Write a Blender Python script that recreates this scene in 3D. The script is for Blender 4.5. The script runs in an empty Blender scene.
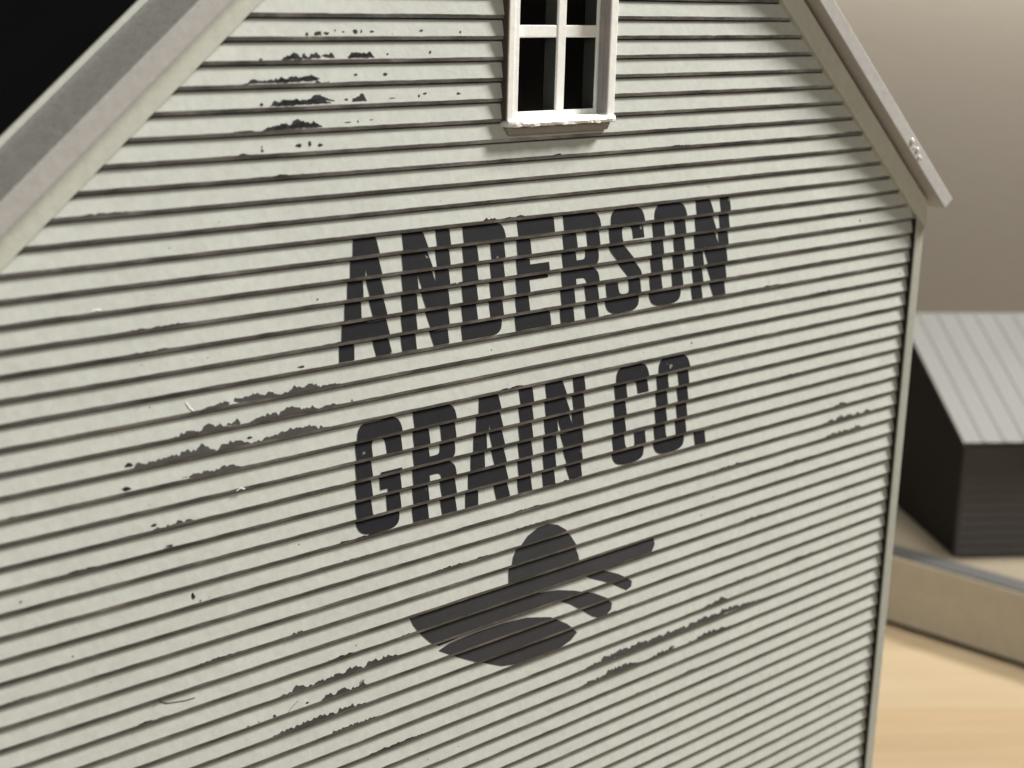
import bpy, bmesh, math, random
from mathutils import Vector, Matrix, noise

S = 0.0025            # one clapboard pitch of the model, in metres
OX, OZ = 55.0, 70.0   # plan coordinates (board pitches) to scene coordinates
random.seed(11)

def P(x, y, z): return Vector(((x-OX)*S, y*S, (z+OZ)*S))

scn = bpy.context.scene
col = scn.collection
world = bpy.data.worlds.new("World"); scn.world = world; world.use_nodes = True

# ------------------------------------------------------------------ materials
def new_mat(name):
    m = bpy.data.materials.new(name); m.use_nodes = True
    nt = m.node_tree; b = nt.nodes['Principled BSDF']
    return m, nt, b

def coords(nt, scale=(1,1,1), rot=(0,0,0)):
    tc = nt.nodes.new('ShaderNodeTexCoord'); mp = nt.nodes.new('ShaderNodeMapping')
    mp.inputs['Scale'].default_value = scale; mp.inputs['Rotation'].default_value = rot
    nt.links.new(tc.outputs['Object'], mp.inputs['Vector'])
    return mp.outputs['Vector']

def noi(nt, vec, scale, detail=3, rough=.55, dist=0):
    n = nt.nodes.new('ShaderNodeTexNoise'); n.inputs['Scale'].default_value = scale
    n.inputs['Detail'].default_value = detail; n.inputs['Roughness'].default_value = rough
    n.inputs['Distortion'].default_value = dist
    nt.links.new(vec, n.inputs['Vector']); return n.outputs['Fac']

def ramp(nt, fac, stops):
    r = nt.nodes.new('ShaderNodeValToRGB'); cr = r.color_ramp
    while len(cr.elements) < len(stops): cr.elements.new(.5)
    for e, (p, c) in zip(cr.elements, stops):
        e.position = p; e.color = (*c, 1) if len(c) == 3 else c
    nt.links.new(fac, r.inputs['Fac']); return r.outputs['Color']

def mix(nt, fac, a, b, mode='MIX'):
    n = nt.nodes.new('ShaderNodeMix'); n.data_type = 'RGBA'; n.blend_type = mode
    if isinstance(fac, float): n.inputs[0].default_value = fac
    else: nt.links.new(fac, n.inputs[0])
    for i, v in ((6, a), (7, b)):
        if isinstance(v, tuple): n.inputs[i].default_value = (*v, 1)
        else: nt.links.new(v, n.inputs[i])
    return n.outputs[2]

def bump(nt, b, h, strength, dist):
    n = nt.nodes.new('ShaderNodeBump'); n.inputs['Strength'].default_value = strength
    n.inputs['Distance'].default_value = dist
    nt.links.new(h, n.inputs['Height']); nt.links.new(n.outputs['Normal'], b.inputs['Normal'])

def paint(name, c, var=.06, rough=.6, bs=.5, specks=0.0, speck_col=(.12,.11,.1), fine=900, bd=.00012):
    m, nt, b = new_mat(name)
    v = coords(nt)
    lo = tuple(x*(1-var) for x in c); hi = tuple(min(1, x*(1+var)) for x in c)
    broad = ramp(nt, noi(nt, v, 60, 4), [(.3, lo), (.7, hi)])
    fn = noi(nt, v, fine, 3, .7)
    cfine = ramp(nt, fn, [(.25, (.91,.91,.91)), (.75, (1.06,1.06,1.06))])
    c1 = mix(nt, 1.0, broad, cfine, 'MULTIPLY')
    if specks:
        sp = ramp(nt, noi(nt, v, 520, 2, .5), [(1-specks, (0,0,0)), (1-specks+.02, (1,1,1))])
        c1 = mix(nt, sp, c1, speck_col)
    nt.links.new(c1, b.inputs['Base Color'])
    b.inputs['Roughness'].default_value = rough
    b.inputs['Specular IOR Level'].default_value = .35
    bump(nt, b, noi(nt, v, 650, 4, .65), bs, bd)
    return m

M = {}
M['cream'] = paint('cream_siding_paint', (.480,.502,.464), .03, .62, .42, specks=.235)
M['lip'] = None
M['trim'] = paint('cream_trim_paint', (.545,.56,.50), .03, .6, .3)
M['ink'] = paint('black_lettering_paint', (.019,.019,.022), .12, .6, .4, specks=.27, speck_col=(.2,.2,.18))
M['ink'].node_tree.nodes['Principled BSDF'].inputs['Specular IOR Level'].default_value = .125
M['emblem'] = paint('worn_emblem_paint', (.030,.030,.033), .2, .6, .4)
M['corner'] = paint('shaded_corner_paint', (.38,.39,.345), .04, .6, .3)  # trim cream darkened, as the corner boards catch less light
M['gapshade'] = paint('dark_gap_shade', (.02,.018,.016), .1, .8, .1)  # near-black stands in for the shadow beside the corner board
M['chip'] = paint('bare_black_plastic', (.014,.013,.014), .2, .5, .3)
M['scuff'] = paint('grey_scuffed_plastic', (.060,.058,.058), .35, .5, .6)
M['brown'] = paint('brown_side_shade', (.075,.058,.045), .2, .6, .3)  # dark brown for the unlit left side of the window frame
M['painted_shade'] = paint('grey_window_shading', (.30,.285,.27), .1, .6, .3)  # grey in place of white: shade put into the colour
M['white'] = paint('white_window_paint', (.88,.89,.86), .03, .45, .45)
M['roofgrey'] = paint('grey_roof_edge_paint', (.435,.425,.41), .03, .6, .45)
M['roofblack'] = paint('black_roof_sheet', (.004,.004,.005), .2, .8, .1)
M['roofblack'].node_tree.nodes['Principled BSDF'].inputs['Specular IOR Level'].default_value = .08
M['darkplastic'] = paint('unpainted_dark_plastic', (.05,.055,.048), .1, .6, .1)
M['shadeblack'] = paint('black_wall_core', (.012,.010,.009), .1, .7, .1)
M['shedroof'] = paint('pale_grey_shed_roof', (.070,.070,.067), .04, .6, .2)
M['shedwall'] = paint('charcoal_shed_wall', (.068,.063,.062), .1, .7, .2)
M['shedgable'] = paint('black_shed_gable', (.005,.003,.003), .1, .7, .2)
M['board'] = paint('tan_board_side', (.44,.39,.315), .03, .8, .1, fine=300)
M['boardtop'] = paint('shaded_board_top', (.11,.093,.066), .04, .8, .3)  # tan darkened overall to hold the shed's shadow
M['strip'] = paint('blue_grey_strip', (.034,.034,.034), .05, .7, .2)
M['beige'] = None
M['glue'] = paint('glossy_glue', (.75,.75,.75), .02, .08, .1)

# the lower lip of every clapboard: grey shade put into the colour, plus uneven wear
m, nt, b = new_mat('shaded_worn_lip_paint')
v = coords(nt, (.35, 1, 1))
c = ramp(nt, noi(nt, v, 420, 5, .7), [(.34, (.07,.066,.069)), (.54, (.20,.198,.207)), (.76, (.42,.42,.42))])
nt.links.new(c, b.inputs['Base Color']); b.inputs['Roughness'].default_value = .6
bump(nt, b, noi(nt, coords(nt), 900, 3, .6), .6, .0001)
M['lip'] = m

# wooden table: glued strips running away to the right, pale birch
m, nt, b = new_mat('pale_wood')
v = coords(nt, (1,1,1), (0,0,math.radians(39.5)))
sep = nt.nodes.new('ShaderNodeSeparateXYZ'); nt.links.new(v, sep.inputs[0])
mu = nt.nodes.new('ShaderNodeMath'); mu.operation = 'MULTIPLY'; mu.inputs[1].default_value = 16.67
mu.operation = 'MULTIPLY_ADD'; mu.inputs[2].default_value = -.622
nt.links.new(sep.outputs['Y'], mu.inputs[0])
fl = nt.nodes.new('ShaderNodeMath'); fl.operation = 'FLOOR'; nt.links.new(mu.outputs[0], fl.inputs[0])
ma = nt.nodes.new('ShaderNodeMath'); ma.operation = 'MULTIPLY_ADD'; ma.inputs[1].default_value = .618; ma.inputs[2].default_value = .5; nt.links.new(fl.outputs[0], ma.inputs[0])
wn = nt.nodes.new('ShaderNodeMath'); wn.operation = 'FRACT'; nt.links.new(ma.outputs[0], wn.inputs[0])
plank = ramp(nt, wn.outputs[0], [(0, (.188,.134,.076)), (.9, (.210,.166,.106))])
g2 = nt.nodes.new('ShaderNodeMapping'); g2.inputs['Scale'].default_value = (1.2, 14, 1); nt.links.new(v, g2.inputs['Vector']); gv = g2.outputs['Vector']
grain = ramp(nt, noi(nt, gv, 9, 5, .6, .6), [(.3, (.89,.86,.81)), (.62, (1.03,1.03,1.03))])
nt.links.new(mix(nt, 1.0, plank, grain, 'MULTIPLY'), b.inputs['Base Color'])
b.inputs['Roughness'].default_value = .5
M['wood'] = m

m, nt, b = new_mat('beige_wall_paint')
v = coords(nt)
nt.links.new(ramp(nt, noi(nt, v, 6, 4), [(.3, (.137,.122,.102)), (.7, (.147,.131,.110))]), b.inputs['Base Color'])
b.inputs['Roughness'].default_value = .9
bump(nt, b, noi(nt, v, 120, 3), .2, .001)
M['beige'] = m

# ------------------------------------------------------------------ helpers
def empty(name, loc):
    o = bpy.data.objects.new(name, None); col.objects.link(o)
    o.location = loc; o.empty_display_size = .01; return o

def world_loc(o):
    v = Vector((0,0,0))
    while o: v += o.location; o = o.parent
    return v

def build(name, bm, mats, parent=None, at=None, label=None, smooth=False):
    """link one mesh object; bm is in scene metres."""
    base = world_loc(parent) if parent else Vector((0,0,0))
    loc = (at if at is not None else base)
    bmesh.ops.translate(bm, verts=bm.verts, vec=-loc)
    me = bpy.data.meshes.new(name); bm.to_mesh(me); bm.free()
    for mm in (mats if isinstance(mats, (list, tuple)) else [mats]): me.materials.append(mm)
    if smooth:
        for p in me.polygons: p.use_smooth = True
    o = bpy.data.objects.new(name, me); col.objects.link(o)
    if parent: o.parent = parent
    o.location = loc - base
    if label: o['label'] = label
    return o

def box(bm, x0, x1, y0, y1, z0, z1, bev=0, mat=0):
    g = bmesh.new()
    vs = [g.verts.new(P(x, y, z)) for x in (x0, x1) for y in (y0, y1) for z in (z0, z1)]
    for f in ((0,1,3,2),(4,6,7,5),(0,4,5,1),(2,3,7,6),(0,2,6,4),(1,5,7,3)):
        g.faces.new([vs[i] for i in f])
    merge(bm, g, bev, mat)

def merge(bm, g, bev=0, mat=0):
    bmesh.ops.recalc_face_normals(g, faces=g.faces)
    if bev: bmesh.ops.bevel(g, geom=g.edges[:], offset=bev*S, segments=2, affect='EDGES', profile=.6)
    for f in g.faces: f.material_index = mat
    me = bpy.data.meshes.new('tmp'); g.to_mesh(me); g.free(); bm.from_mesh(me); bpy.data.meshes.remove(me)

def prism(bm, poly, y0, y1, bev=0, mat=0):
    """polygon in X,Z extruded along Y."""
    g = bmesh.new()
    a = [g.verts.new(P(x, y0, z)) for x, z in poly]; b_ = [g.verts.new(P(x, y1, z)) for x, z in poly]
    n = len(poly)
    g.faces.new(a); g.faces.new(b_[::-1])
    for i in range(n): g.faces.new([a[i], b_[i], b_[(i+1) % n], a[(i+1) % n]])
    merge(bm, g, bev, mat)

def hexa(bm, pts8, bev=0, mat=0):
    """eight plan points: bottom four then top four, in ring order"""
    g = bmesh.new(); v = [g.verts.new(P(*p)) for p in pts8]
    for f in ((0,1,2,3),(4,7,6,5),(0,4,5,1),(1,5,6,2),(2,6,7,3),(3,7,4,0)): g.faces.new([v[i] for i in f])
    merge(bm, g, bev, mat)

# ------------------------------------------------------------------ barn geometry
SL = .845
XL0, XR0 = 36.85, 74.35        # gable edge of the siding at z = 0
XC = (XL0+XR0)/2
SIDE_L, SIDE_R = 21.7, 89.29
ZE = -13.0
ZB = -69.9
def edgeL(z): return max(SIDE_L, XL0 + z/SL)
def edgeR(z): return min(SIDE_R, XR0 - z/SL)

# one board, top to bottom: (dy, dz below the top)
PROF = [(.12, -.04), (-.005, -.09), (-.155, -.80), (-.148, -.84), (-.10, -.98), (.12, -.99)]
def face_y(k, z):
    d = -(z + k)     # 0..1 below the top of board k (board k spans -k .. -k-1)
    a, b_ = (PROF[0], PROF[1]) if d < .09 else (PROF[1], PROF[2])
    t = (d + a[1])/(a[1]-b_[1]) if d >= .09 else max(0, (d-.04)/.05)
    return a[0] + (b_[0]-a[0])*t

def board_piece(bm, k, xa0, xa1, xb0, xb1, step=.6):
    """siding board k between left edge (xa0 top, xa1 bottom) and right edge"""
    n = max(2, int((max(xb0, xb1)-min(xa0, xa1))/step))
    rows = []
    for j, (dy, dz) in enumerate(PROF):
        t = -dz; row = []
        l = xa0+(xa1-xa0)*t; r = xb0+(xb1-xb0)*t
        for i in range(n+1):
            x = l+(r-l)*i/n
            wy = wz = 0
            if j in (2, 3):
                q = noise.noise(Vector((x*.9, k*7.3, 1.0)))*.5 + noise.noise(Vector((x*3.1, k*5.1, 4.0)))*.5
                wz = q*.035; wy = noise.noise(Vector((x*.35, k*3.7, 9.0)))*.02
            if j == 1: wz = noise.noise(Vector((x*.4, k*2.7, 3.0)))*.02
            row.append(bm.verts.new(P(x, dy+wy, -k+dz+wz)))
        rows.append(row)
    for j in range(len(rows)-1):
        for i in range(n):
            f = bm.faces.new([rows[j][i], rows[j+1][i], rows[j+1][i+1], rows[j][i+1]])
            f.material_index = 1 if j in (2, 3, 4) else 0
    for e in (0, n):     # end caps
        try: f = bm.faces.new([r[e] for r in rows]); f.material_index = 0
        except ValueError: pass

barn = empty('model_barn', P(XC, 30, ZB))
barn['label'] = 'pale grey-cream clapboard model grain building with black lettering and small white window'
barn['category'] = 'model building'

WX0, WX1, WZ0, WZ1 = 51.75, 58.95, -5.15, 8.2
bm = bmesh.new()
for k in range(-16, 70):
    zt, zb = -k, -k-1
    if zt > 15.6: continue
    at, ab = edgeL(zt)-.7, edgeL(zb)-.7
    if zt > ZE and edgeL(zb) <= SIDE_L: ab = SIDE_L-.5
    bt, bb = min(edgeR(zt)+.25, SIDE_R), min(edgeR(zb)+.25, SIDE_R)
    if bt-at < .5: bt = at+.5
    zb_, zt_ = zb, zt
    if zt <= WZ1+.5 and zb >= WZ0-.05:
        board_piece(bm, k, at, ab, WX0, WX0); board_piece(bm, k, WX1, WX1, bt, bb)
    else:
        board_piece(bm, k, at, ab, bt, bb)
bmesh.ops.recalc_face_normals(bm, faces=bm.faces)
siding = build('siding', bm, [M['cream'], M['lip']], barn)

# solid core behind the siding, with the window hole; side and back walls
bm = bmesh.new()
yA, yB = .14, .9
for (x0, x1, z0, z1) in ((SIDE_L, SIDE_R, ZB, ZE), (SIDE_L+.3, WX0+.1, ZE, -5.2), (WX1-.1, SIDE_R-.3, ZE, -5.2)):
    pass
prism(bm, [(SIDE_L, ZB), (SIDE_R, ZB), (SIDE_R, ZE+.2), (edgeR(-5.3), -5.3), (edgeL(-5.3), -5.3), (SIDE_L, ZE+.2)], yA, yB)
prism(bm, [(edgeL(-5.3), -5.3), (WX0+.1, -5.3), (WX0+.1, 8.0), (edgeL(8), 8.0)], yA, yB)
prism(bm, [(WX1-.1, -5.3), (edgeR(-5.3), -5.3), (edgeR(8), 8.0), (WX1-.1, 8.0)], yA, yB)
prism(bm, [(edgeL(8), 8.0), (edgeR(8), 8.0), (XC, 15.7)], yA, yB)
build('wall_core', bm, M['shadeblack'], barn)

YB = 66.0
def side_boards(bm, x, sgn):
    for k in range(13, 70):
        rows = []
        for (dy, dz) in PROF:
            rows.append([bm.verts.new(P(x-sgn*dy, y, -k+dz)) for y in (1.0, YB-.6)])
        for j in range(len(rows)-1):
            f = bm.faces.new([rows[j][0], rows[j+1][0], rows[j+1][1], rows[j][1]]); f.material_index = 1 if j >= 2 else 0
bm = bmesh.new(); side_boards(bm, SIDE_R+.62, 1)
bmesh.ops.recalc_face_normals(bm, faces=bm.faces)
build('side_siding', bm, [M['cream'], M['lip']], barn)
bm = bmesh.new(); side_boards(bm, SIDE_L-.62, -1)
bmesh.ops.recalc_face_normals(bm, faces=bm.faces)
build('side_siding', bm, [M['cream'], M['lip']], barn)
bm = bmesh.new()
box(bm, SIDE_R-.2, SIDE_R+.45, .95, YB, ZB, ZE+.2); box(bm, SIDE_L-.45, SIDE_L+.2, .95, YB, ZB, ZE+.2)
prism(bm, [(SIDE_L-.4, ZB), (SIDE_R+.4, ZB), (SIDE_R+.4, ZE), (XC, 15.9), (SIDE_L-.4, ZE)], YB+.02, YB+.8)
build('rear_wall', bm, M['trim'], barn)

# corner boards
for x0, x1, nm in ((89.36, 90.3, 'R'), (20.85, 21.78, 'L')):
    bm = bmesh.new(); box(bm, x0, x1, -.40, .9, ZB, -12.3, .08)
    build('corner_board', bm, M['corner'], barn)
bm = bmesh.new(); box(bm, 89.30, 89.355, -.33, .1, ZB+.1, -12.9)
build('gap_shade_strip', bm, M['gapshade'], barn)  # thin dark filler added to deepen the shaded gap

# rake boards under the roof edge
def rakeline(x, off, side): return (SL*(x-XL0) if side == 'L' else -SL*(x-XR0)) + off
bm = bmesh.new()
prism(bm, [(20.8, rakeline(20.8, .33, 'L')-.0), (XC, rakeline(XC, .33, 'L')), (XC, rakeline(XC, 1.74, 'L')), (20.8, rakeline(20.8, 1.74, 'L'))], -.38, .12, .05)
build('rake_board', bm, M['trim'], barn)
bm = bmesh.new()
prism(bm, [(XC+.01, rakeline(XC, 0, 'R')), (90.45, rakeline(90.45, 0, 'R')), (90.45, rakeline(90.45, 1.74, 'R')), (XC+.01, rakeline(XC, 1.74, 'R'))], -.42, .12, .05)
build('rake_board', bm, M['trim'], barn)

# roof slabs
T0, T1 = 2.05, 3.38
nx, nz = .645, .764
roofbm = bmesh.new()
def slab(bm, side, t0, t1, y0, y1, bev=0, mat=0, ext=91.3):
    if side == 'R':
        xe = ext; poly = [(XC+.01, rakeline(XC, t0, 'R')), (xe, rakeline(xe, t0, 'R')), (xe+(t1-t0)*.764*.85, rakeline(xe+(t1-t0)*.764*.85, t1, 'R')), (XC+.01, rakeline(XC, t1, 'R'))]
    else:
        xe = 2*XC-ext; poly = [(XC-.01, rakeline(XC, t0, 'L')), (XC-.01, rakeline(XC, t1, 'L')), (xe-(t1-t0)*.764*.85, rakeline(xe-(t1-t0)*.764*.85, t1, 'L')), (xe, rakeline(xe, t0, 'L'))]
    prism(bm, poly, y0, y1, bev, mat)
YR = YB+3
for side in 'LR': slab(roofbm, side, T0, T1, -1.25, YR, .07)
roof = build('roof', roofbm, M['roofgrey'], barn)
# black roof sheet lying on the slab, its front edge brushed with cream paint
for side in 'LR':
    bm = bmesh.new()
    slab(bm, side, T1+.01, T1+.36, 2.75, YR-2, 0, 0, ext=90.6)
    build('roof_sheet', bm, M['roofblack'], roof)
    bm = bmesh.new()
    slab(bm, side, T1+.01, T1+.40, 2.48, 2.74, .08, 0, ext=90.6)
    build('sheet_edge', bm, M['trim'], roof)
# shiny glue blobs on the right roof edge
bm = bmesh.new()
for (x, off, r) in ((86.5, 2.8, .20), (86.8, 2.6, .10), (87.2, 2.8, .17), (87.5, 2.55, .15), (87.8, 2.7, .08)):
    g = bmesh.new(); bmesh.ops.create_icosphere(g, subdivisions=3, radius=r*S)
    for v_ in g.verts:
        v_.co *= 1+.25*noise.noise(v_.co*2500)
        v_.co.y *= .6
    bmesh.ops.translate(g, verts=g.verts, vec=P(x, -1.25, rakeline(x, off, 'R')))
    me = bpy.data.meshes.new('t'); g.to_mesh(me); g.free(); bm.from_mesh(me)
build('glue_blob', bm, M['glue'], roof, smooth=True)

# ------------------------------------------------------------------ lettering
T, B = -9.97, -15.78
def rounded(pts, n=7):
    out = []; N_ = len(pts)
    for i, p in enumerate(pts):
        if len(p) < 3: out.append((p[0], p[1])); continue
        c = Vector(p[:2]); a = Vector(pts[i-1][:2]); b_ = Vector(pts[(i+1) % N_][:2]); r = p[2]
        pa = c+(a-c).normalized()*min(r, (a-c).length*.49); pb = c+(b_-c).normalized()*min(r, (b_-c).length*.49)
        for j in range(n+1):
            t = j/n; q = pa*(1-t)**2 + c*2*t*(1-t)*1.0 + pb*t*t
            # pull slightly outwards for a rounder, squarer shoulder
            q = q*(1-.18*math.sin(math.pi*t)) + c*(.18*math.sin(math.pi*t))
            out.append((q.x, q.y))
    return out

def L_A(dx=0, dz=0): return [[(42.31,T),(43.64,T),(44.56,B),(43.57,B),(43.41,-14.8),(42.42,-14.8),(42.28,B),(41.37,B)], [(42.96,-11.5),(43.36,-13.8),(42.70,-13.8)]]
def L_N(): return [[(45.2,T),(46.5,T,.15),(47.3,-12.64),(47.3,T),(48.2,T),(48.19,B),(47.19,B),(46.19,-12.1),(46.1,B),(45.17,B)]]
def L_D(): return [[(49.04,T),(51.87,T,.95),(51.86,B,.95),(49.06,B)], [(50.04,-10.98),(50.92,-10.98,.2),(50.92,-14.88,.2),(50.08,-14.88)]]
def L_E(): return [[(52.72,T),(55.36,T),(55.34,-10.84),(53.72,-10.84),(53.7,-12.37),(55.06,-12.37),(55.06,-13.2),(53.7,-13.2),(53.72,-14.93),(55.31,-14.93),(55.31,B),(52.75,B)]]
def L_R(): return [[(56.03,T),(58.82,T,.9),(58.82,-12.62,.45),(58.42,-12.98),(58.86,-13.3,.3),(58.94,B),(57.93,B),(57.83,-13.5,.35),(57.1,-13.5),(57.06,B),(56.03,B)],
                   [(57.08,-11.0),(57.83,-11.0,.25),(57.79,-12.5,.35),(57.1,-12.5)]]
def L_S(): return [[(59.58,T,1.0),(62.3,T,1.0),(62.34,-11.72),(61.42,-11.72),(61.4,-11.05,.35),(60.6,-11.05,.35),(60.58,-11.75,.2),(62.3,-13.6,.5),(62.28,B,1.0),(59.5,B,1.0),(59.5,-14.08),(60.48,-14.08),(60.5,-14.75,.35),(61.33,-14.75,.35),(61.33,-14.05,.25),(59.56,-12.1,.5)]]
def L_O(): return [[(63.07,T,1.1),(65.88,T,1.1),(65.86,B,1.1),(63.03,B,1.1)], [(64.06,-11.0,.35),(64.92,-11.0,.35),(64.92,-14.92,.35),(64.06,-14.92,.35)]]
def L_N2(): return [[(66.7,T),(67.96,T,.2),(68.86,-12.8),(68.84,T),(69.76,T),(69.74,B),(68.6,B),(67.58,-12.6),(67.66,B),(66.7,B)]]
T2, B2 = -18.98, -24.78
def L_G(): return [[(42.41,T2,1.2),(45.25,T2,1.1),(45.25,-20.93),(44.25,-20.93),(44.25,-20.02,.4),(43.4,-20.02,.4),(43.42,-24.0,.4),(44.3,-24.0,.4),(44.35,-22.62),(43.9,-22.62),(43.9,-21.7),(45.24,-21.7),(45.2,B2,.9),(42.41,B2,1.2)]]
def L_I(): return [[(53.19,T2),(54.2,T2),(54.28,B2),(53.26,B2)]]
def L_C(): return [[(60.55,T2,1.1),(63.3,T2,1.1),(63.35,-20.73),(62.42,-20.73),(62.38,-19.98,.35),(61.55,-19.98,.35),(61.6,-23.85,.35),(62.37,-23.85,.35),(62.4,-23.1),(63.34,-23.1),(63.3,B2,1.1),(60.57,B2,1.1)]]
def L_dot(): return [[(67.72,-23.93),(68.74,-23.93),(68.74,-24.85),(67.72,-24.85)]]
def shift(loops, dx, dz): return [[(p[0]+dx, p[1]+dz, *p[2:]) for p in lp] for lp in loops]

def fill2d(loops):
    cu = bpy.data.curves.new('tmpc', 'CURVE'); cu.dimensions = '2D'; cu.fill_mode = 'BOTH'
    for lp in loops:
        pts = rounded(lp); sp = cu.splines.new('POLY'); sp.points.add(len(pts)-1)
        for i, (x, z) in enumerate(pts): sp.points[i].co = (x, z, 0, 1)
        sp.use_cyclic_u = True
    ob = bpy.data.objects.new('tmpo', cu); col.objects.link(ob)
    dg = bpy.context.evaluated_depsgraph_get(); dg.update()
    me = bpy.data.meshes.new_from_object(ob.evaluated_get(dg))
    bpy.data.objects.remove(ob); bpy.data.curves.remove(cu)
    return me

def conform(bm, me, lift=.014, keep_low=.80):
    """cut a flat x,z shape board by board and lay it on the slanting faces"""
    zs = [v_.co.y for v_ in me.vertices]
    k0, k1 = int(math.floor(-max(zs))), int(math.ceil(-min(zs)))
    for k in range(k0, k1+1):
        for (za, zb) in ((-k-.045, -k-.09), (-k-.09, -k-keep_low)):
            g = bmesh.new(); g.from_mesh(me)
            for (z, s) in ((za, 1), (zb, -1)):
                geom = g.verts[:]+g.edges[:]+g.faces[:]
                bmesh.ops.bisect_plane(g, geom=geom, plane_co=(0, z, 0), plane_no=(0, s, 0), clear_outer=True, dist=1e-5)
            if not g.faces: g.free(); continue
            # slice along x so the paint follows the uneven boards
            xs = [v_.co.x for v_ in g.verts]; x = math.floor(min(xs)/.6)*.6
            for v_ in g.verts:
                X, Z = v_.co.x, v_.co.y
                v_.co = P(X, face_y(k, Z)-lift, Z)
            for f in g.faces:
                f.normal_update()
                if f.normal.y > 0: f.normal_flip()
            m2 = bpy.data.meshes.new('t2'); g.to_mesh(m2); g.free(); bm.from_mesh(m2); bpy.data.meshes.remove(m2)

def paint_on(name, shapes, mat, label=None, lift=.02):
    bm = bmesh.new()
    for s in shapes:
        me = fill2d(s); conform(bm, me, lift); bpy.data.meshes.remove(me)
    return build(name, bm, mat, siding, label=label)

paint_on('lettering', [L_A(), L_N(), L_D(), L_E(), L_R(), L_S(), L_O(), L_N2()], M['ink'], 'black upper line of lettering reading ANDERSON')
paint_on('lettering', [L_G(), shift(L_R(), -10.04, -9.0), shift(L_A(), 8.09, -9.0), L_I(), shift(L_N(), 9.93, -9.0), L_C(), shift(L_O(), 1.03, -9.0), L_dot()],
         M['ink'], 'black lower line of lettering reading GRAIN CO.')
dome = [[(52.70,-29.85),(52.78,-29.2),(53.05,-28.42),(53.5,-27.85),(54.1,-27.42),(54.9,-27.15),(55.7,-27.1),(56.4,-27.3),(57.0,-27.7),(57.5,-28.2),(57.9,-28.85),(58.12,-29.5),(58.15,-29.85)]]
bar = [[(45.86,-29.85),(64.62,-29.85),(64.66,-30.4),(64.35,-30.78),(59.0,-30.95),(46.45,-30.95),(46.1,-30.45)]]
swirl = [[(46.45,-30.9),(54.3,-30.9),(55.3,-31.08),(56.6,-31.25),(57.9,-31.6),(59.66,-32.25),(60.6,-32.75),(61.18,-33.25),(61.05,-33.6),(60.6,-33.84),(60.0,-33.84),(59.45,-33.6),(58.53,-32.95),(57.6,-32.35),(56.89,-32.05),(56.0,-31.85),(54.89,-31.80),(53.4,-31.93),(51.0,-31.98),(47.9,-32.15),(47.2,-31.7)]]
finger = [[(58.7,-30.9),(60.05,-30.9),(61.52,-31.5),(62.3,-31.95),(62.82,-32.3),(62.7,-32.6),(62.25,-32.72),(61.4,-32.22),(60.3,-31.66),(59.2,-31.2)]]
lower = [[(47.85,-32.38),(48.6,-32.2),(50.5,-32.12),(52.5,-32.14),(54.26,-32.27),(56.03,-32.7),(57.41,-33.5),(58.33,-34.3),(57.8,-34.6),(57.02,-34.78),(55.6,-34.92),(54.14,-34.92),(52.4,-34.6),(50.94,-34.0),(49.09,-33.1)]]
paint_on('emblem', [dome, bar, swirl, finger, lower], M['emblem'], 'black emblem of a rising half sun over curved field rows')

# ------------------------------------------------------------------ chipped paint
def chip_run(bm, k, pts, seed, lift=.012, rough=.05, low=.80):
    """pts: (x, bottom, top) heights above the board's lower lip (0 = lip)"""
    rnd = random.Random(seed)
    x0, x1 = pts[0][0], pts[-1][0]
    n = max(6, int((x1-x0)/.07)); rowa, rowb = [], []
    for i in range(n+1):
        x = x0+(x1-x0)*i/n
        for a, b_ in zip(pts, pts[1:]):
            if a[0] <= x <= b_[0]+1e-6:
                t = (x-a[0])/max(1e-6, b_[0]-a[0]); lo = a[1]+(b_[1]-a[1])*t; hi = a[2]+(b_[2]-a[2])*t; break
        w = min(1, 6*(x-x0)/(x1-x0)+.1, 6*(x1-x)/(x1-x0)+.1)
        j = (noise.noise(Vector((x*2.3, seed*1.7, 0)))*1.6+noise.noise(Vector((x*7.5, seed*2.1, 5)))*1.2)*rough*2
        j2 = noise.noise(Vector((x*5.1, seed*3.3, 11)))*rough*1.2
        h = max(0.004, (hi-lo)+j); 
        if lo > 0.02: lo = lo+j2
        h = max(0.004, h*w)
        zb = -k-low-.005+lo; zt = min(zb+h, -k-.12)
        rowa.append((x, zb)); rowb.append((x, zt))
    vs = [[bm.verts.new(P(x, face_y(k, z)-lift, z)) for x, z in r] for r in (rowa, rowb)]
    for i in range(n): bm.faces.new([vs[0][i], vs[0][i+1], vs[1][i+1], vs[1][i]])

def speck(bm, x, z, rx, rz, seed, lift=.012):
    k = int(math.floor(-z)); rnd = random.Random(seed); vs = []
    n = 11
    for i in range(n):
        a = 2*math.pi*i/n; r = rnd.uniform(.6, 1.2)
        zz = max(-k-.80, min(-k-.08, z+rz*r*math.sin(a)))
        vs.append(bm.verts.new(P(x+rx*r*math.cos(a), face_y(k, zz)-lift, zz)))
    try: bm.faces.new(vs)
    except ValueError: pass

bm = bmesh.new()
R_ = []
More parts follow.
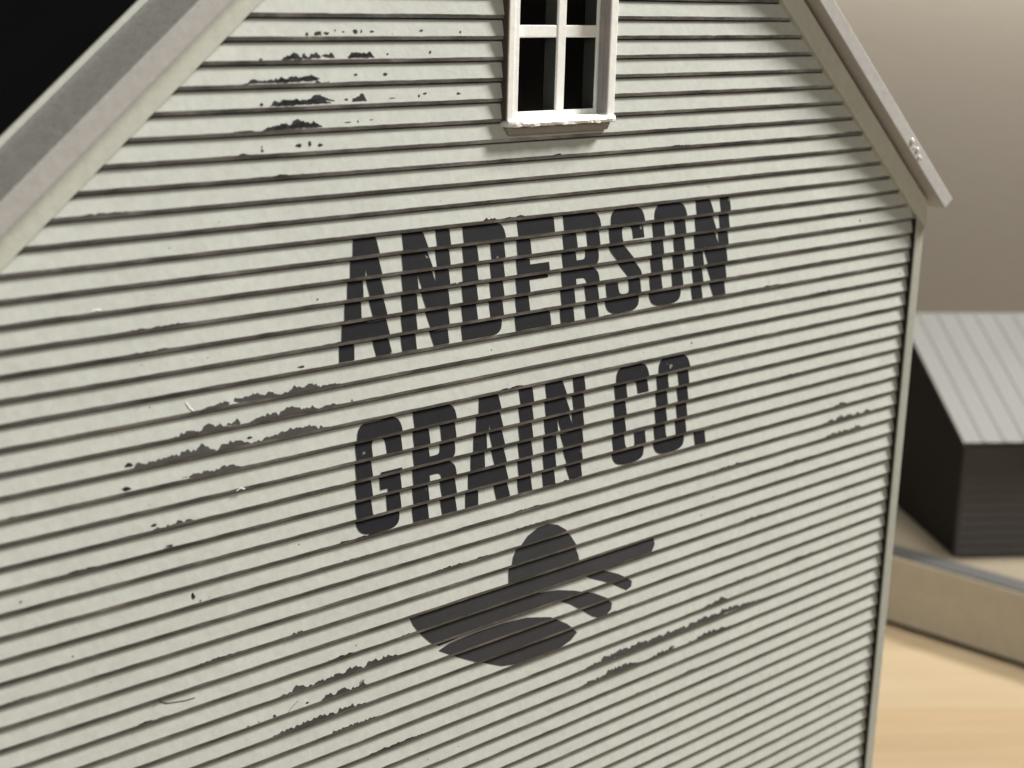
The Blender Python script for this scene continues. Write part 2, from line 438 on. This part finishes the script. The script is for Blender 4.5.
# upper left of the gable
for (x, z, rx, rz) in [(39.7,-.70,.07,.09),(40.3,-.68,.22,.11),(40.75,-.67,.14,.08),(41.25,-.55,.05,.05),(41.7,-.6,.08,.04),(42.35,-.6,.14,.09),(42.7,-.58,.05,.08),(43.3,-.6,.16,.06),(46.2,-.55,.12,.06),(48.6,-.62,.07,.07),
    (37.3,-1.76,.09,.05),(39.55,-1.62,.09,.10),(44.2,-1.6,.07,.05),(46.75,-1.55,.09,.07),
    (42.4,-2.5,.13,.05),(44.1,-2.5,.14,.07),(37.3,-3.68,.10,.09),(41.85,-3.6,.10,.06),(42.3,-3.58,.12,.05),(44.5,-3.6,.2,.02),(46.1,-3.55,.06,.07),(46.5,-3.45,.14,.05),(48.55,-3.5,.13,.06),
    (41.9,-4.62,.2,.035),(42.5,-4.6,.05,.07),(43.3,-4.55,.12,.02),(37.3,-5.65,.07,.08),(37.3,-5.5,.03,.06),(39.25,-5.52,.22,.09),(39.85,-5.48,.09,.14),(40.4,-5.55,.15,.07),
    (30.3,-18.62,.26,.10),(30.15,-19.66,.26,.09),(39.25,-15.66,.2,.06),(36.4,-18.55,.15,.06),(31.4,-21.6,.15,.06),(32.1,-22.72,.2,.04),
    (33.27,-25.44,.10,.16),(33.6,-25.72,.06,.04),(27.33,-26.6,.05,.04),(28.8,-34.0,.05,.04),(37.5,-32.72,.1,.06),(36.6,-32.74,.05,.04),(36.0,-32.77,.1,.03),(39.4,-32.65,.12,.05),
    (51.1,-16.55,.05,.04),(40.2,-12.6,.05,.05),(69.9,-27.2,.05,.04),(67.0,-18.4,.06,.06),(61.0,-23.05,.06,.03),(62.6,-23.1,.3,.06)]:
    R_.append((x, z, rx, rz))
for i, a in enumerate(R_): speck(bm, *a, seed=i)
runs = [
 (1, [(38.35,.03,.14),(39.9,.04,.16)]), (1, [(41.9,.05,.18),(43.45,.06,.16)]), (2, [(38.0,.03,.18),(40.3,.08,.26)]), (3, [(38.0,.03,.20),(41.0,.08,.24)]), (4, [(37.9,.02,.18),(40.5,.04,.24)]),
 (1, [(38.5,.03,.12),(39.0,.06,.26),(39.35,.1,.24)]), (1, [(39.75,.06,.18),(40.2,.08,.24),(40.45,.08,.2)]), (1, [(40.5,.16,.26),(40.9,.06,.2),(41.2,.05,.12)]), (1, [(41.95,.06,.2),(42.35,.08,.34),(42.7,.1,.24),(43.4,.1,.2)]),
 (2, [(36.35,.02,.14),(37.5,.03,.12),(38.2,.05,.18),(39.2,.10,.24),(39.9,.16,.3),(40.4,.16,.34)]), (2, [(40.1,.0,.05),(40.9,.0,.05)]),
 (3, [(37.7,.03,.18),(38.6,.06,.22),(39.6,.08,.26)]), (3, [(39.6,.14,.24),(40.1,.18,.40),(40.6,.2,.32),(41.2,.14,.22)]), (3, [(39.7,.08,.13),(40.7,.08,.14)]), (3, [(42.15,.1,.2),(42.55,.12,.34),(43.0,.12,.28)]),
 (4, [(37.3,.0,.08),(38.0,.02,.2),(38.6,.04,.22)]), (4, [(38.7,.06,.2),(39.2,.1,.4),(39.7,.1,.24),(40.4,.1,.2)]),
 (16, [(33.8,0,.04),(35.0,0,.14),(36.0,0,.20),(37.6,0,.22),(38.1,0,.14)]), (16, [(38.1,0,.12),(39.0,0,.24),(40.2,0,.14),(41.5,0,.05)]),
 (17, [(32.4,0,.04),(34.0,0,.12),(34.5,0,.28),(35.0,0,.10),(35.3,0,.08)]), (17, [(35.2,.08,.16),(35.5,.04,.18),(35.9,.04,.22)]), (17, [(36.4,.0,.2),(37.2,0,.14),(38.2,0,.22),(38.6,0,.24),(39.8,0,.14),(41.5,0,.06)]),
 (18, [(29.9,0,.03),(32.0,0,.1),(33.4,0,.16),(34.0,0,.32),(34.6,.02,.3)]), (18, [(34.6,.0,.06),(35.3,0,.2),(36.4,0,.18)]), (18, [(36.3,0,.04),(37.4,0,.10),(38.3,0,.20),(38.9,0,.28),(39.6,0,.16),(40.9,0,.06)]),
 (19, [(32.4,0,.06),(33.2,0,.16),(34.6,.0,.14),(35.2,0,.08),(36.0,0,.16)]),
 (21, [(31.2,0,.10),(32.0,0,.06),(33.0,0,.12),(33.6,0,.07)]),
 (22, [(31.8,0,.04),(32.3,0,.06)]),
 (24, [(81.8,0,.05),(82.4,.0,.12),(83.3,0,.05)]), (25, [(80.6,.0,.03),(82.6,0,.1),(84.0,.0,.12),(86.4,0,.03)]), (26, [(80.8,0,.03),(82.6,0,.12),(83.2,.02,.06),(85.4,0,.14)]),
 (28, [(38.5,0,.03),(39.5,0,.05)]),
 (31, [(37.6,0,.03),(39.3,0,.14),(39.9,0,.05),(41.7,0,.16),(43.3,0,.12),(45.5,0,.05)]), (32, [(40.0,0,.05),(41.3,0,.16),(42.2,0,.14),(43.5,0,.05)]),
 (33, [(37.0,0,.04),(39.3,0,.14),(40.5,0,.12),(42.0,0,.13),(43.1,0,.1)]), (34, [(40.5,0,.05),(42.0,0,.08),(43.9,0,.1)]),
 (35, [(69.4,0,.02),(71.2,0,.18),(71.9,0,.04)]),
 (36, [(58.1,0,.02),(60.7,0,.24),(62.5,0,.28),(65.2,0,.22),(66.6,0,.2),(68.4,0,.2),(69.4,0,.26),(71.2,0,.2),(72.0,.06,.3),(73.0,.02,.2),(74.8,0,.10),(76.8,0,.07)]),
 (37, [(58.4,0,.03),(60.7,0,.16),(62.0,0,.28),(63.0,0,.24),(63.9,0,.14)]), (37, [(64.6,0,.03),(67.0,0,.14)]), (37, [(66.4,.05,.16),(67.0,.12,.2)]), (37, [(68.0,0,.03),(70.4,0,.16),(72.4,0,.05)]),
 (9, [(50.3,0,.02),(51.2,0,.05)]),
]
for i, (k, pts) in enumerate(runs):
    if k < 10: chip_run(bm, k, [(x, lo, hi*1.15) for x, lo, hi in pts], i+3, rough=.042)
# worn hairlines of bare plastic along random lips
rnd = random.Random(5)
for i in range(70):
    k = rnd.randint(4, 52); x = rnd.uniform(24, 80); ln = rnd.uniform(.6, 3.5)
    if x < edgeL(-k-1)+1 or x+ln > 88: continue
    chip_run(bm, k, [(x,0,.01),(x+ln*.5,0,rnd.uniform(.02,.05)),(x+ln,0,.01)], i+100, rough=.02)
for i in range(90):
    k = rnd.randint(0, 54); z = -k-rnd.uniform(.2,.75); x = rnd.uniform(26, 86)
    if x < edgeL(z)+1 or x > edgeR(z)-1 or (z > -6 and 50 < x < 61): continue
    speck(bm, x, z, rnd.uniform(.015,.04), rnd.uniform(.01,.03), i+500)
bmesh.ops.recalc_face_normals(bm, faces=bm.faces)
for f in bm.faces:
    if f.normal.y > 0: f.normal_flip()
build('chipped_paint', bm, M['chip'], siding, label='black chips where the cream paint has flaked off the board edges')

def region(k, x):
    if x > 78: return 4
    if k >= 35: return 3
    if k >= 28: return 2
    return 1 if k >= 20 else 0
for rg in range(5):
    bm = bmesh.new()
    for i, (k, pts) in enumerate(runs):
        if k >= 10 and region(k, pts[0][0]) == rg: chip_run(bm, k, [(x, lo, hi*1.12) for x, lo, hi in pts], i+3, rough=.055)
    bmesh.ops.recalc_face_normals(bm, faces=bm.faces)
    for f in bm.faces:
        if f.normal.y > 0: f.normal_flip()
    build('scuffed_paint', bm, M['scuff'], siding)

# lint fibres caught on the paint
def fibre(bm, pts, r=.018):
    g = bmesh.new(); rings = []
    for i, (x, z) in enumerate(pts):
        k = int(math.floor(-z)); d = min(-(z+k), .8); y = face_y(k, -k-d)-.012
        rings.append([g.verts.new(P(x+math.cos(a)*r*.8, y+math.sin(a)*r, z+math.cos(a)*r)) for a in (0, 2.1, 4.2)])
    for a, b_ in zip(rings, rings[1:]):
        for j in range(3): g.faces.new([a[j], a[(j+1)%3], b_[(j+1)%3], b_[j]])
    merge(bm, g)
for pts in ([(31.35,-29.88),(31.45,-30.1),(31.75,-30.25),(32.2,-30.32),(32.7,-30.40),(33.2,-30.42)], [(31.15,-15.9),(31.35,-16.05),(31.45,-16.3)], [(38.2,-32.85),(38.6,-32.55),(38.9,-32.4)]):
    bm = bmesh.new(); fibre(bm, pts); build('lint', bm, M['chip'], siding)
for pts, r in (([(33.2,-16.35),(33.35,-16.62),(33.5,-16.75)],.022), ([(35.6,-20.9),(35.85,-20.8),(36.05,-20.9)],.02), ([(28.9,-11.75),(29.1,-11.7),(29.3,-11.74)],.02)):
    bm = bmesh.new(); fibre(bm, pts, r); build('paint_burr', bm, M['white'], siding)

# ------------------------------------------------------------------ window
win = empty('window', Vector((0,0,0))); win.parent = barn; win.location = P(55.3, 0, -5.2)-barn.location
bm = bmesh.new()
FT = 8.1
box(bm, 51.47, 51.88, -.45, .9, -4.9, FT, .05); box(bm, 51.88, 52.26, -.36, .9, -4.8, FT, .05)
box(bm, 58.62, 59.16, -.45, .9, -4.9, FT, .06)
box(bm, 51.4, 59.25, -.5, .9, FT+.01, FT+.9, .06)
build('frame', bm, M['white'], win)
# the sash: bars painted white in front, bare dark plastic on their deep sides
bm = bmesh.new()
ZM = [(-.92, -.30), (3.32, 3.92)]
yf, yk, yd = .28, .40, 1.25
bars = [(52.28, 52.55, -4.55, FT), (58.38, 58.60, -4.55, FT)]
box(bm, 55.50, 56.06, yf-.04, yk, -4.6, FT-.01, .04)
for (a, b_) in bars and [(x[0], x[1]) for x in bars]: box(bm, a, b_, yf, yk, -4.6, FT-.01, .03)
for (za, zb) in ZM:
    box(bm, 52.55, 55.50, yf+.01, yk, za, zb, .05); box(bm, 56.06, 58.38, yf+.01, yk, za, zb, .05)
box(bm, 52.28, 58.6, yf-.02, yk, -4.86, -4.56, .04); box(bm, 52.28, 58.6, yf, yk, FT-.3, FT-.02, .04)
build('sash', bm, M['white'], win)
bm = bmesh.new()
box(bm, 55.54, 56.02, yk+.003, yd, -4.8, FT-.05)
box(bm, 52.28, 52.5, yk+.003, yd, -4.8, FT-.05); box(bm, 58.42, 58.6, yk+.003, yd, -4.8, FT-.05)
for (za, zb) in ZM: box(bm, 52.5, 58.42, yk+.003, yd-.2, za+.06, zb-.06)
build('sash_back', bm, M['darkplastic'], win)
# sill with a rough rounded nose, and the apron below
bm = bmesh.new(); g = bmesh.new()
n = 44; prof = [(.3,-4.82),(-.50,-4.86),(-.66,-4.95),(-.70,-5.06),(-.66,-5.18),(-.52,-5.23),(.1,-5.24)]
rings = []
for i in range(n+1):
    x = 51.50+(59.18-51.50)*i/n
    e = min(1, min(i, n-i)/2.0*.5+.5)
    ring = []
    for j, (y, z) in enumerate(prof):
        q = noise.noise(Vector((x*1.7, j*.6, 3)))*.05 + noise.noise(Vector((x*4.7, j*.6, 8)))*.035
        yy = y if j in (0, 6) else -.4+(y+.4)*e + q
        ring.append(g.verts.new(P(x, yy, z+(q if 0 < j < 6 else 0))))
    rings.append(ring)
for a, b_ in zip(rings, rings[1:]):
    for j in range(len(prof)-1): g.faces.new([a[j], a[j+1], b_[j+1], b_[j]])
g.faces.new(rings[0]); g.faces.new(rings[-1])
merge(bm, g)
build('sill', bm, M['white'], win, smooth=False)
bm = bmesh.new()
prism(bm, [(51.6,-5.25),(59.0,-5.25),(58.8,-5.62),(51.75,-5.62)], -.36, .1, .05)
build('apron', bm, M['painted_shade'], win)  # greyed to carry the shade under the sill
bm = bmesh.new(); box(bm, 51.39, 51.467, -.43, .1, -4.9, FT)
build('outer_shade_strip', bm, M['brown'], win)  # strip added to darken the side turned away from the main light
bm = bmesh.new(); box(bm, 58.565, 58.617, -.42, .25, -4.78, FT-.1); box(bm, 58.52, 58.563, -.12, .25, -4.78, FT-.1)
build('painted_shade', bm, M['painted_shade'], win)  # thin facing added so the right reveal reads as shaded

# ------------------------------------------------------------------ surroundings
bm = bmesh.new()
box(bm, -700, 700, -500, 420, -74, -70)
t = build('table_top', bm, M['wood'], None, P(55, 0, -70)); t['kind'] = 'structure'
bm = bmesh.new()
wa = math.radians(-35.7)
def wp(u, z, d=0): return (306+u*math.cos(wa)+d*math.sin(-wa), 128+u*math.sin(wa)+d*math.cos(wa), z)
hexa(bm, [wp(-700,-70), wp(700,-70), wp(700,-70,10), wp(-700,-70,10), wp(-700,420), wp(700,420), wp(700,420,10), wp(-700,420,10)])
t = build('back_wall', bm, M['beige'], None, P(306, 128, -70)); t['kind'] = 'structure'

# raised base board
BH = 8.5; zb0 = -70; zt0 = zb0+BH
d = Vector((.0920, -.9958, 0)); n_ = Vector((.9958, .0920, 0))
A0 = Vector((146.3, 33.7, 0))
def bp(s, w, z): q = A0+d*s+n_*w; return (q.x, q.y, z)
base = empty('base_board', P(*bp(0, 30, zb0)))
base['label'] = 'thick tan base board with a blue-grey strip, standing on the wooden table under the shed'
base['category'] = 'base board'
bm = bmesh.new()
hexa(bm, [bp(-130,0,zb0+.5), bp(110,0,zb0+.5), bp(110,105,zb0+.5), bp(-130,105,zb0+.5), bp(-130,0,zt0), bp(110,0,zt0), bp(110,105,zt0), bp(-130,105,zt0)], .15)
build('panel', bm, M['board'], base)
bm = bmesh.new()
hexa(bm, [bp(-129,.8,zb0+.01), bp(109,.8,zb0+.01), bp(109,104,zb0+.01), bp(-129,104,zb0+.01), bp(-129,.8,zb0+.5), bp(109,.8,zb0+.5), bp(109,104,zb0+.5), bp(-129,104,zb0+.5)])
build('shadow_plinth', bm, M['shadeblack'], base)  # recessed black plinth added for a contact-shadow line under the board
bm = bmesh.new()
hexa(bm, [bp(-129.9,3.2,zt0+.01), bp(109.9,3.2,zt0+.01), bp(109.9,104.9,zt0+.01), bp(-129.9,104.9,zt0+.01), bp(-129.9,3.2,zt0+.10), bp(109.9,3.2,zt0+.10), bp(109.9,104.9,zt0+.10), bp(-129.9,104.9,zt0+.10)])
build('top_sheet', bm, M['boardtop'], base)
bm = bmesh.new()
hexa(bm, [bp(-129.9,.1,zt0+.01), bp(109.9,.1,zt0+.01), bp(109.9,3.15,zt0+.01), bp(-129.9,3.15,zt0+.01), bp(-129.9,.1,zt0+.25), bp(109.9,.1,zt0+.25), bp(109.9,3.15,zt0+.25), bp(-129.9,3.15,zt0+.25)], .08)
build('edge_strip', bm, M['strip'], base)

# shed
hz = zt0+.12
C0 = Vector((151.2, 28.9, hz)); e1 = Vector((.813,-.582,0)); e2 = Vector((.582,.813,0)); zz = Vector((0,0,1))
al = math.radians(24.5); Lr = 24.5; LEN = 60
def sp(a, b_, h): q = C0+e1*a+e2*b_+zz*h; return (q.x, q.y, q.z)
shed = empty('model_shed', P(*sp(LEN/2, 11, 0)))
shed['label'] = 'dark model shed with a pale grey ribbed roof, blurred behind the larger building'
shed['category'] = 'model building'
HW = 13.6; D_ = 2*Lr*math.cos(al)-1.6
bm = bmesh.new()
hexa(bm, [sp(0,0,0), sp(LEN,0,0), sp(LEN,.8,0), sp(0,.8,0), sp(0,0,HW), sp(LEN,0,HW), sp(LEN,.8,HW), sp(0,.8,HW)])
for i in range(12):
    h = i*1.1+.5
    hexa(bm, [sp(.05,-.05,h), sp(LEN-.05,-.05,h), sp(LEN-.05,-.003,h), sp(.05,-.003,h), sp(.05,-.02,h+.95), sp(LEN-.05,-.02,h+.95), sp(LEN-.05,-.003,h+.95), sp(.05,-.003,h+.95)])
hexa(bm, [sp(0,D_-.8,0), sp(LEN,D_-.8,0), sp(LEN,D_,0), sp(0,D_,0), sp(0,D_-.8,HW), sp(LEN,D_-.8,HW), sp(LEN,D_,HW), sp(0,D_,HW)])
build('side_wall', bm, M['shedwall'], shed)
for a in (.02, LEN-.62):
    bm = bmesh.new(); g = bmesh.new()
    pts = [(.82,0),(D_-.82,0),(D_-.82,HW),(D_/2,HW+math.tan(al)*D_/2-.1),(.82,HW)]
    va = [g.verts.new(P(*sp(a, b_, h))) for b_, h in pts]; vb = [g.verts.new(P(*sp(a+.6, b_, h))) for b_, h in pts]
    g.faces.new(va); g.faces.new(vb[::-1])
    for i in range(5): g.faces.new([va[i], vb[i], vb[(i+1)%5], va[(i+1)%5]])
    merge(bm, g); build('gable_wall', bm, M['shedgable'], shed)
bm = bmesh.new()
ov = .8; x0 = -.9; HE = 14.0
def rp(a, t, h, side=0):     # a along the eave, t up the slope, h above it
    b_ = -ov + t*math.cos(al) - h*math.sin(al); z_ = HE + t*math.sin(al) + h*math.cos(al)
    if side: b_ = D_ - b_
    return sp(a, b_, z_)
for side in (0, 1):
    hexa(bm, [rp(x0,0,0,side), rp(LEN+1,0,0,side), rp(LEN+1,Lr,0,side), rp(x0,Lr,0,side), rp(x0,0,.35,side), rp(LEN+1,0,.35,side), rp(LEN+1,Lr,.35,side), rp(x0,Lr,.35,side)], .05)
    a = x0+2.5
    while a < LEN:
        hexa(bm, [rp(a-.28,.1,.352,side), rp(a+.28,.1,.352,side), rp(a+.28,Lr-.1,.352,side), rp(a-.28,Lr-.1,.352,side), rp(a-.14,.1,.46,side), rp(a+.14,.1,.46,side), rp(a+.14,Lr-.1,.46,side), rp(a-.14,Lr-.1,.46,side)], .04)
        a += 2.5
build('ribbed_roof', bm, M['shedroof'], shed)

# ------------------------------------------------------------------ lights
def area(name, loc, target, size, power, colr, shape='DISK', sy=None):
    l = bpy.data.lights.new(name, 'AREA'); l.shape = shape; l.size = size*S
    if sy: l.size_y = sy*S
    l.energy = power; l.color = colr
    o = bpy.data.objects.new(name, l); col.objects.link(o); o.location = P(*loc)
    o.rotation_euler = (P(*target)-P(*loc)).to_track_quat('-Z', 'Y').to_euler(); return o
area('ceiling_lamp', (330,-110,300), (80,0,-30), 85, 25.8, (1.0,.975,.92))
area('wall_wash_fill', (294,114,38), (306,128,-10), 200, 1.2, (1.0,.95,.86), 'RECTANGLE', 8)  # added light that makes the wall fade from top to bottom

lc = area('table_fill', (150,20,60), (150,20,-70), 40, .52, (1.0,.95,.86)); lc.data.spread = math.radians(95)  # added fill over the table, lightens the base board's shadow
area('left_fill', (-40,-130,60), (30,0,-30), 60, .42, (1.0,.95,.87))  # weak front-left fill, added to brighten the left siding
nt = world.node_tree; bg = nt.nodes['Background']
bg.inputs['Color'].default_value = (1.0,.97,.93,1); bg.inputs['Strength'].default_value = .125

# ------------------------------------------------------------------ camera
f, yaw, pit, roll, cy, cz = 1516.505, .753867432, -.257127383, .0272694839, -56.1448568, 1.60357135
ca, sa, cb, sb = math.cos(yaw), math.sin(yaw), math.cos(pit), math.sin(pit)
F = Vector((sa*cb, ca*cb, sb)); Rt = Vector((ca, -sa, 0)); U = Rt.cross(F)
cc, sc = math.cos(roll), math.sin(roll)
r2 = Rt*cc+U*sc; u2 = -Rt*sc+U*cc
cam = bpy.data.cameras.new('camera'); co = bpy.data.objects.new('camera', cam); col.objects.link(co)
mt = Matrix((r2, u2, -F)).transposed().to_4x4(); mt.translation = P(0, cy, cz); co.matrix_world = mt
cam.sensor_width = 36; cam.lens = f/1024*36; cam.clip_start = .005; cam.clip_end = 20
cam.dof.use_dof = True; cam.dof.focus_distance = 78*S; cam.dof.aperture_fstop = cam.lens/(.62*S*1000)
scn.camera = co
scn.view_settings.view_transform = 'Standard'; scn.view_settings.look = 'None'
scn.view_settings.exposure = 0; scn.view_settings.gamma = 1
